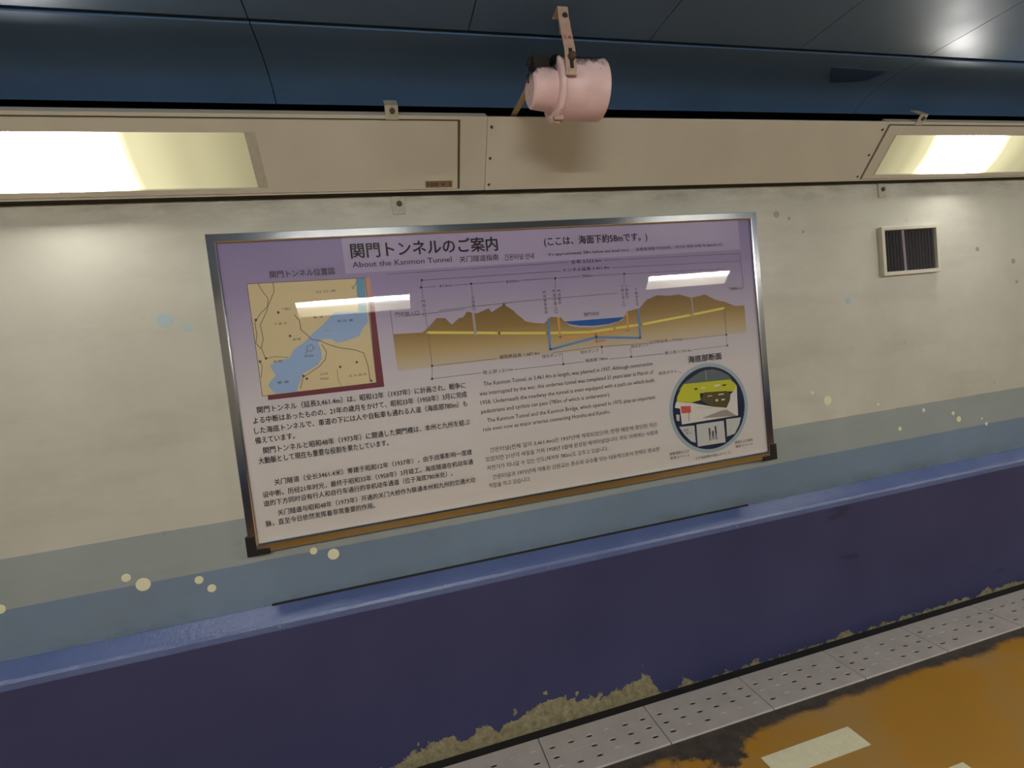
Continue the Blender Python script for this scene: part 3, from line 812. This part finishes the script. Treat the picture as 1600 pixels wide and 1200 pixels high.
for s, a, b, z, h, m in (('全長 3,523.4m', .7192, .8416, 1.7228, .0150, 9), ('トンネル延長 3,461.4m', .688, .8733, 1.6948, .0150, 9), ('416m', .2188, .2667, 1.6698, .013, 7), ('830m', .4625, .5112, 1.6688, .013, 7),
                         ('780m', .7572, .8045, 1.6690, .013, 7), ('門司側入口', .0589, .1398, 1.582, .0165, 7), ('関門海峡', .7519, .8128, 1.5235, .0150, 7), ('下関側入口', 1.3922, 1.4602, 1.5753, .0125, 7),
                         ('福岡県延長 1,687.4m', .406, .5599, 1.3988, .0155, 9), ('排水ポンプ', .5682, .6442, 1.3840, .0145, 7), ('排水ポンプ', .7212, .7953, 1.3838, .0145, 7), ('排水ポンプ', .9326, 1.0081, 1.3843, .0145, 7),
                         ('山口県延長 1,774.0m', 1.0114, 1.163, 1.3928, .0145, 7), ('陸上部 1,511m', .3409, .4512, 1.3503, .0150, 9), ('海底部 780m', .7362, .8316, 1.3504, .0145, 9), ('陸上部 1,170.4m', 1.0773, 1.199, 1.3443, .0140, 7)):
    put_text(bm, s, a, b, z, h, YL - .0003, m)
put_text(bm, '最深部', .7855, .8284, 1.4205, .0120, YL - .0003, 8)
for s, x, z0, z1 in (('門司入口', .1589, 1.6325, 1.5747), ('古城竪坑', .3337, 1.6304, 1.578), ('門司側換気塔', .602, 1.6313, 1.544), ('門司人道入口', .641, 1.6331, 1.5432), ('門司竪坑', .6596, 1.632, 1.5748),
                     ('下関人道入口', .9187, 1.6303, 1.5469), ('下関竪坑', .9364, 1.6292, 1.575), ('下関換気塔', .9765, 1.614, 1.5445)):
    put_vtext(bm, s, x, z0, z1, YL - .0003, 7)
flat('tunnel_section_diagram', bm, mats, 'brown land profile with yellow road line and blue drain line')
# round cross-section picture
bm = bmesh.new()
mats = [P_RING, P_NAVY, P_ARCH, P_LIME, P_TUN, P_WHITE, P_GREY, P_REDP, P_COMP, M_INK2, M_INK]
CX, CZ_, CR = 1.2570, 1.1065, 0.184
disc(bm, CX, CZ_, CR, YP, 0, seg=64); disc(bm, CX, CZ_, CR * .915, YP - .0003, 1, seg=64)
poly(bm, [(1.1227, 1.1955), (1.1447, 1.218), (1.1841, 1.2386), (1.2258, 1.2572), (1.2531, 1.2619), (1.2891, 1.2618), (1.3243, 1.2499), (1.3591, 1.2301), (1.3755, 1.2083), (1.3700, 1.2020)], YP - .0006, 2)
poly(bm, [(1.0987, 1.1288), (1.1074, 1.1509), (1.1785, 1.1379), (1.2743, 1.1097), (1.3371, 1.0974), (1.3607, 1.1503), (1.3755, 1.1604), (1.3939, 1.1822), (1.389, 1.0584), (1.1242, 1.0573), (1.1222, 1.1024), (1.1219, 1.1219)], YP - .0008, 5)
poly(bm, [(1.1095, 1.1507), (1.1136, 1.1695), (1.1343, 1.2018), (1.149, 1.2175), (1.3642, 1.2116), (1.3835, 1.1954), (1.3939, 1.1822), (1.3778, 1.1602), (1.3436, 1.1644), (1.2174, 1.1721), (1.2192, 1.1444), (1.1787, 1.1398)], YP - .0009, 3)
poly(bm, [(1.2192, 1.1444), (1.2399, 1.1732), (1.3438, 1.1663), (1.3607, 1.1503), (1.3561, 1.1269), (1.3371, 1.0974), (1.2743, 1.1097), (1.257, 1.1179)], YP - .0011, 4)
poly(bm, [(1.2163, 1.07), (1.3088, 1.0892), (1.3363, 1.0896), (1.3842, 1.0571)], YP - .0011, 6)
poly(bm, [(1.125, 1.1312), (1.1707, 1.1264), (1.1703, 1.0998), (1.1273, 1.1017)], YP - .0011, 7)
for q in ([(1.1103, 1.0495), (1.1804, 1.0455), (1.1801, .9746), (1.1588, .9837), (1.131, 1.0153)], [(1.1896, 1.0481), (1.3183, 1.0461), (1.3188, .9559), (1.1873, .9577)],
          [(1.3303, 1.0504), (1.4021, 1.0486), (1.3898, 1.018), (1.3657, .9852), (1.3279, .9786)], [(1.1024, 1.1012), (1.1173, 1.0972), (1.1148, 1.0723), (1.102, 1.076)]):
    poly(bm, q, YP - .0008, 8)
for a, b in (((1.1946, 1.1886), (1.2085, 1.1947)), ((1.3252, 1.1885), (1.3441, 1.1941))): poly(bm, [a, (b[0], a[1]), b, (a[0], b[1])], YP - .0012, 10)
for a, b in (((1.2515, 1.1541), (1.2744, 1.1571)), ((1.3036, 1.1535), (1.3292, 1.1582)), ((1.2876, 1.1297), (1.2998, 1.1381)), ((1.315, 1.1302), (1.3316, 1.136)), ((1.226, 1.189), (1.244, 1.195)), ((1.287, 1.19), (1.313, 1.198))):
    poly(bm, [a, (b[0], a[1]), b, (a[0], b[1])], YP - .0013, 5)
line(bm, [(1.1594, 1.1013), (1.1572, 1.0664)], .0022, YP - .0013, 10); line(bm, [(1.2531, 1.2619), (1.2534, 1.2187)], .002, YP - .0009, 0)
line(bm, [(1.1965, 1.1167), (1.2743, 1.1040)], .0012, YP - .0012, 6)
for x, zt, zb in ((1.2476, 1.0221, .9745), (1.2621, 1.0082, .9766), (1.2765, 1.0259, .9744)):
    disc(bm, x, zt, .0045, YP - .0013, 9, seg=10)
    line(bm, [(x, zt), (x, (zt + zb) / 2)], .0085, YP - .0012, 9)
    line(bm, [(x - .002, (zt + zb) / 2), (x - .003, zb)], .0030, YP - .0012, 9); line(bm, [(x + .002, (zt + zb) / 2), (x + .003, zb)], .0030, YP - .0012, 9)
put_text(bm, '管路', 1.128, 1.152, 1.028, .010, YP - .0012, 9); put_text(bm, '電力', 1.137, 1.163, 1.015, .010, YP - .0012, 9)
YQ = YP - .0012
put_text(bm, '海底部断面', 1.1775, 1.3325, 1.3010, .0300, YT, 10, bold=0.022)
put_text(bm, '換気ダクト', 1.0409, 1.1242, 1.2670, .0150, YQ, 9)
put_text(bm, '避難通路および', 1.0565, 1.1472, .9415, .0135, YQ, 10); put_text(bm, '管路スペース', 1.0578, 1.1454, .9245, .0135, YQ, 10)
put_text(bm, '人や自転車が通るスペース', 1.1704, 1.337, .9058, .0135, YQ, 10)
put_text(bm, '管路および換気', 1.3623, 1.4505, .9430, .0130, YQ, 10); put_text(bm, '送気スペース', 1.3636, 1.4485, .9260, .0130, YQ, 10)
line(bm, [(1.126, 1.270), (1.145, 1.262)], .0012, YQ, 9)
flat('cross_section_picture', bm, mats, 'round picture of the tunnel cross section')
bm = bmesh.new(); box(bm, (SCX, -0.0435, (SZ0 + SZ1) / 2), (SX1 - SX0 - 2 * FW - 0.002, 0.002, SZ1 - SZ0 - 2 * FW - 0.002))
sl(obj('clear_pane', bm, M_PANE, sign))['label'] = 'clear glossy acrylic pane'
# black corner guards at the two lower corners
for sx, x in ((1, SX0), (-1, SX1)):
    bm = bmesh.new()
    d = 0.006; w = 0.020; L = 0.062; H = 0.060
    q = [(x - sx * d, SZ0 - d), (x + sx * L, SZ0 - d), (x + sx * L, SZ0 + w - 0.006), (x + sx * (w + 0.004), SZ0 + w - 0.004), (x + sx * w, SZ0 + H), (x - sx * d, SZ0 + H)]
    a = [bm.verts.new((px, -FD - 0.0045, pz)) for px, pz in q]; b = [bm.verts.new((px, -0.002, pz)) for px, pz in q]
    bm.faces.new(a); bm.faces.new(list(reversed(b)))
    for k in range(6): bm.faces.new((a[k], a[(k + 1) % 6], b[(k + 1) % 6], b[k]))
    # hollow for the frame: only the shell outside the rails is kept by the depth of the front lip
    sl(obj('corner_guard', bm, M_BLACK, sign, bevel=0.002))['label'] = 'black plastic corner guard'

# ------------------------------------------------------------------ wall vent
VX0, VX1, VZ0, VZ1 = 2.232, 2.575, 1.580, 1.802
vent = thing('wall_vent', 'small square vent with dark vertical slats in a white frame', 'vent', ((VX0 + VX1) / 2, 0, VZ0))
def vl(o): o.data.transform(Matrix.Translation((-(VX0 + VX1) / 2, 0, -VZ0))); return o
bm = bmesh.new(); w = 0.018
q0 = [(VX0, VZ0), (VX1, VZ0), (VX1, VZ1), (VX0, VZ1)]
q1 = [(VX0 + w, VZ0 + w), (VX1 - w, VZ0 + w), (VX1 - w, VZ1 - w), (VX0 + w, VZ1 - w)]
A = [bm.verts.new((x, -0.001, z)) for x, z in q0]; B = [bm.verts.new((x, -0.022, z)) for x, z in q0]
C_ = [bm.verts.new((x, -0.022, z)) for x, z in q1]; D_ = [bm.verts.new((x, -0.001, z)) for x, z in q1]
for k in range(4):
    j = (k + 1) % 4
    for u, v in ((A, B), (B, C_), (C_, D_)): bm.faces.new((u[k], u[j], v[j], v[k]))
vl(obj('frame', bm, plain('vent_frame_white', srgb(198, 194, 176), 0.4), vent, bevel=0.002))
bm = bmesh.new(); box(bm, ((VX0 + VX1) / 2, -0.0015, (VZ0 + VZ1) / 2), (VX1 - VX0 - 2 * w, 0.001, VZ1 - VZ0 - 2 * w))
vl(obj('back_plate', bm, M_DARK, vent))
ns = 16
for k in range(ns):
    x = VX0 + w + (VX1 - VX0 - 2 * w) * (k + 0.5) / ns
    bm = bmesh.new()
    bent = (k == 6)
    rot = Matrix.Rotation(0.5, 3, 'Z')
    box(bm, (x, -0.0085, (VZ0 + VZ1) / 2), (0.0022 if not bent else 0.0050, 0.009, VZ1 - VZ0 - 2 * w), 0, rot)
    if bent:
        for v in bm.verts: v.co.x += 0.006 * math.sin((v.co.z - VZ0) * 18)
    o = vl(obj('slat', bm, M_BENT if bent else M_SLAT, vent))
    if bent: o['label'] = 'bent slat worn to bare metal'

# ------------------------------------------------------------------ loudspeaker hung from the ceiling
SPK = Vector((0.575, -0.480, 2.119))
spk = thing('loudspeaker', 'pink cylindrical loudspeaker hung from the blue ceiling by a strap', 'loudspeaker', SPK)
bm = bmesh.new()
lathe_x(bm, [(-0.030, 0.072), (-0.028, 0.0765), (0.055, 0.0775), (0.097, 0.0785), (0.101, 0.0765), (0.101, 0.070), (0.088, 0.066)], 48)
obj('horn_body', bm, M_PINK, spk, smooth=True)
bm = bmesh.new()
lathe_x(bm, [(-0.040, 0.066), (-0.041, 0.079), (-0.037, 0.0825), (-0.030, 0.0825), (-0.026, 0.079), (-0.027, 0.066)], 48)
obj('clamp_ring', bm, M_PINK, spk, smooth=True)
bm = bmesh.new()
lathe_x(bm, [(-0.104, 0.026), (-0.105, 0.042), (-0.100, 0.049), (-0.060, 0.054), (-0.040, 0.055), (-0.036, 0.050)], 40)
rc = obj('rear_cap', bm, M_PINKCAP, spk, smooth=True); rc.data.set_sharp_from_angle(angle=0.6)
bm = bmesh.new(); screw_head(bm, (-0.1105, -0.012, 0.012), (-1, 0, 0), 0.004, 0.002, 10); obj('screw', bm, M_SOOT, rc)
# latch under the ring
bm = bmesh.new()
box(bm, (-0.040, -0.020, -0.088), (0.026, 0.020, 0.012)); tube(bm, [(-0.058, -0.020, -0.083), (-0.056, -0.020, -0.096), (-0.036, -0.020, -0.099)], 0.0035, 8)
obj('latch', bm, M_STRAP, spk, bevel=0.002)
# clutter on top: cable gland with dark soot
bm = bmesh.new()
box(bm, (-0.072, 0.000, 0.062), (0.044, 0.050, 0.036)); tube(bm, [(-0.086, -0.006, 0.060), (-0.100, -0.012, 0.070), (-0.106, -0.012, 0.056)], 0.008, 10)
obj('terminal_box', bm, M_SOOT, spk, bevel=0.004)
# mounting strap: foot on the ceiling, upper flat, lower flat with slot and bolt
C0 = CZ - SPK.z
bm = bmesh.new()
def strip3(bm, pts, w, th):
    """flat strip through points, width along x"""
    ra = []
    for i, p in enumerate(pts):
        p = Vector(p)
        d = (Vector(pts[min(i + 1, len(pts) - 1)]) - Vector(pts[max(i - 1, 0)])).normalized()
        n = Vector((1, 0, 0)).cross(d).normalized() * th / 2
        ra.append([bm.verts.new(p + Vector((sx * w / 2, 0, 0)) + n * sy) for sx, sy in ((-1, -1), (1, -1), (1, 1), (-1, 1))])
    for q, r in zip(ra, ra[1:]):
        for k in range(4): bm.faces.new((q[k], q[(k + 1) % 4], r[(k + 1) % 4], r[k]))
    bm.faces.new(list(reversed(ra[0]))); bm.faces.new(ra[-1])
strip3(bm, [(0.004, 0.022, C0 - 0.002), (0.002, -0.026, C0 - 0.002), (0.000, -0.032, C0 - 0.008), (-0.006, -0.046, C0 - 0.062), (-0.010, -0.054, C0 - 0.092)], 0.030, 0.004)
st = obj('ceiling_strap', bm, M_STRAP, spk, bevel=0.0012)
bm = bmesh.new(); screw_head(bm, (0.001, -0.0385, C0 - 0.034), (0, -1, -0.2), 0.008, 0.006); obj('bolt', bm, M_SOOT, st)
bm = bmesh.new()
strip3(bm, [(-0.011, -0.0600, C0 - 0.058), (-0.012, -0.0640, C0 - 0.080), (-0.017, -0.0900, 0.055), (-0.019, -0.0915, 0.0), (-0.020, -0.0885, -0.010)], 0.030, 0.004)
st = obj('side_strap', bm, M_STRAP, spk, bevel=0.0012)
bm = bmesh.new(); screw_head(bm, (-0.016, -0.0935, 0.034), (0.1, -1, 0), 0.0105, 0.012); tube(bm, [(-0.016, -0.090, 0.034), (-0.016, -0.070, 0.034)], 0.006, 10); obj('bolt', bm, M_RUST, st)
bm = bmesh.new(); box(bm, (-0.017, -0.0935, 0.030), (0.010, 0.0012, 0.050)); obj('slot', bm, M_SOOT, st, bevel=0.0)
bm = bmesh.new()
p0 = Vector((-0.0125, -0.0690, C0 - 0.095)); p1 = Vector((-0.016, -0.0860, 0.066))
up = (p0 - p1).normalized(); nr = Vector((1, 0, 0)).cross(up).normalized()
if nr.y > 0: nr = -nr
mt = Matrix.Translation(p0 * 0.5 + p1 * 0.5 + nr * 0.0042) @ Matrix(((1, -nr.x, up.x, 0), (0, -nr.y, up.y, 0), (0, -nr.z, up.z, 0), (0, 0, 0, 1)))
put_text(bm, '14', -0.009, 0.009, -0.006, 0.020, 0.0, mat=mt)
obj('marking', bm, M_RED, st)['label'] = 'red handwritten number'
bm = bmesh.new()
strip3(bm, [(-0.086, 0.058, 0.034), (-0.084, 0.075, 0.038), (-0.060, 0.300, 0.080), (-0.050, 0.400, 0.085)], 0.018, 0.010)
obj('cable', bm, M_CABLE, spk, bevel=0.003)['label'] = 'flat beige cable running down behind the lamp housing'

# ------------------------------------------------------------------ drain cover plates along the foot of the wall
PX, ROWS = 0.0714, (-0.249, -0.203, -0.157)
PY0, PY1, PZ = -0.293, -0.100, 0.006
def plate_mesh(clog):
    """pressed cover plate with three rows of six slots; a clogged slot is a shallow dent"""
    bm = bmesh.new()
    L = 6 * PX; xs = [0.0018] + [PX * k for k in range(1, 6)] + [L - 0.0018]
    ys = [PY0, -0.226, -0.180, -0.1335]
    def ring(cx, cy, rx, ry, z): return [bm.verts.new((cx + rx * math.cos(2 * PI * k / 12 + PI / 12), cy + ry * math.sin(2 * PI * k / 12 + PI / 12), z)) for k in range(12)]
    for r in range(3):
        cy = ROWS[r]
        for c in range(6):
            x0, x1, y0, y1 = xs[c], xs[c + 1], ys[r], ys[r + 1]
            cx = PX * (c + 0.5)
            out = []
            for k in range(12):
                a = 2 * PI * k / 12 + PI / 12; dx, dy = math.cos(a), math.sin(a)
                t = min(((x1 - cx) if dx > 0 else (cx - x0)) / abs(dx), ((y1 - cy) if dy > 0 else (cy - y0)) / abs(dy))
                out.append(bm.verts.new((cx + dx * t, cy + dy * t, PZ)))
            cl = (r, c) in clog
            i1 = ring(cx, cy, 0.0150, 0.0080, PZ + 0.0003); i2 = ring(cx, cy, 0.0138, 0.0068, PZ + (-0.0016 if cl else -0.0055))
            for k in range(12):
                j = (k + 1) % 12
                bm.faces.new((out[k], out[j], i1[j], i1[k])); bm.faces.new((i1[k], i1[j], i2[j], i2[k]))
            if cl: bm.faces.new(i2)
            # fill the cell corners
            for k in range(12):
                j = (k + 1) % 12
                a, b = out[k].co, out[j].co
                if abs(a.x - b.x) > 1e-6 and abs(a.y - b.y) > 1e-6:
                    q = (x1 if (a.x + b.x) / 2 > cx else x0, y1 if (a.y + b.y) / 2 > cy else y0, PZ)
                    bm.faces.new((out[k], bm.verts.new(q), out[j]))
    y3 = ys[3]; e0, e1 = xs[0], xs[-1]
    def quad(*p): bm.faces.new([bm.verts.new(q) for q in p])
    quad((e0, y3, PZ), (e1, y3, PZ), (e1, PY1, PZ), (e0, PY1, PZ))
    quad((e0, PY0, PZ), (e1, PY0, PZ), (e1, PY0 - .003, PZ - .004), (e0, PY0 - .003, PZ - .004))
    quad((e0, PY0 - .003, PZ - .004), (e1, PY0 - .003, PZ - .004), (e1, PY0 - .003, 0.0003), (e0, PY0 - .003, 0.0003))
    quad((e0, PY1, PZ), (e1, PY1, PZ), (e1, PY1, 0.0003), (e0, PY1, 0.0003))
    for x in (e0, e1): quad((x, PY0, PZ), (x, PY1, PZ), (x, PY1, 0.0003), (x, PY0, 0.0003))
    bmesh.ops.remove_doubles(bm, verts=bm.verts, dist=1e-5)
    return bm
bm = bmesh.new(); box(bm, ((XA + XB) / 2, -0.170, 0.0004), (XB - XA, 0.226, 0.0008)); 
struct(obj('trim_3', bm, M_DARK))['label'] = 'dark drain channel bed'
for k in range(-10, 16):
    x = 0.809 + 6 * PX * (k - 2)
    rng = random.Random(k * 13 + 5)
    clog = {(rng.randrange(3), rng.randrange(6)) for _ in range(5)}
    o = obj('drain_cover', plate_mesh(clog), M_PLATE, loc=(x, 0, 0.0006))
    o['category'] = 'drain cover'; o['group'] = 'drain covers along the wall'
    o['label'] = 'TBD %d' % k
LBLS = {0: 'drain cover plate below the left half of the peeled paint, mostly cut off',
        1: 'drain cover plate below the long peeled paint patch, cut by the lower edge', 2: 'drain cover plate beside the dark stain on the ochre floor',
        3: 'drain cover plate just behind the right end of the cream dash', 4: 'third drain cover plate from the right edge of the photo', 5: 'second drain cover plate from the right edge of the photo',
        6: 'rightmost drain cover plate, cut by the right edge of the photo'}
for o in COL.objects:
    if o.name.startswith('drain_cover'):
        k = int(o['label'].split()[1])     # place along the row
        o['label'] = LBLS.get(k, 'grey drain cover plate beyond the edges of the photo')
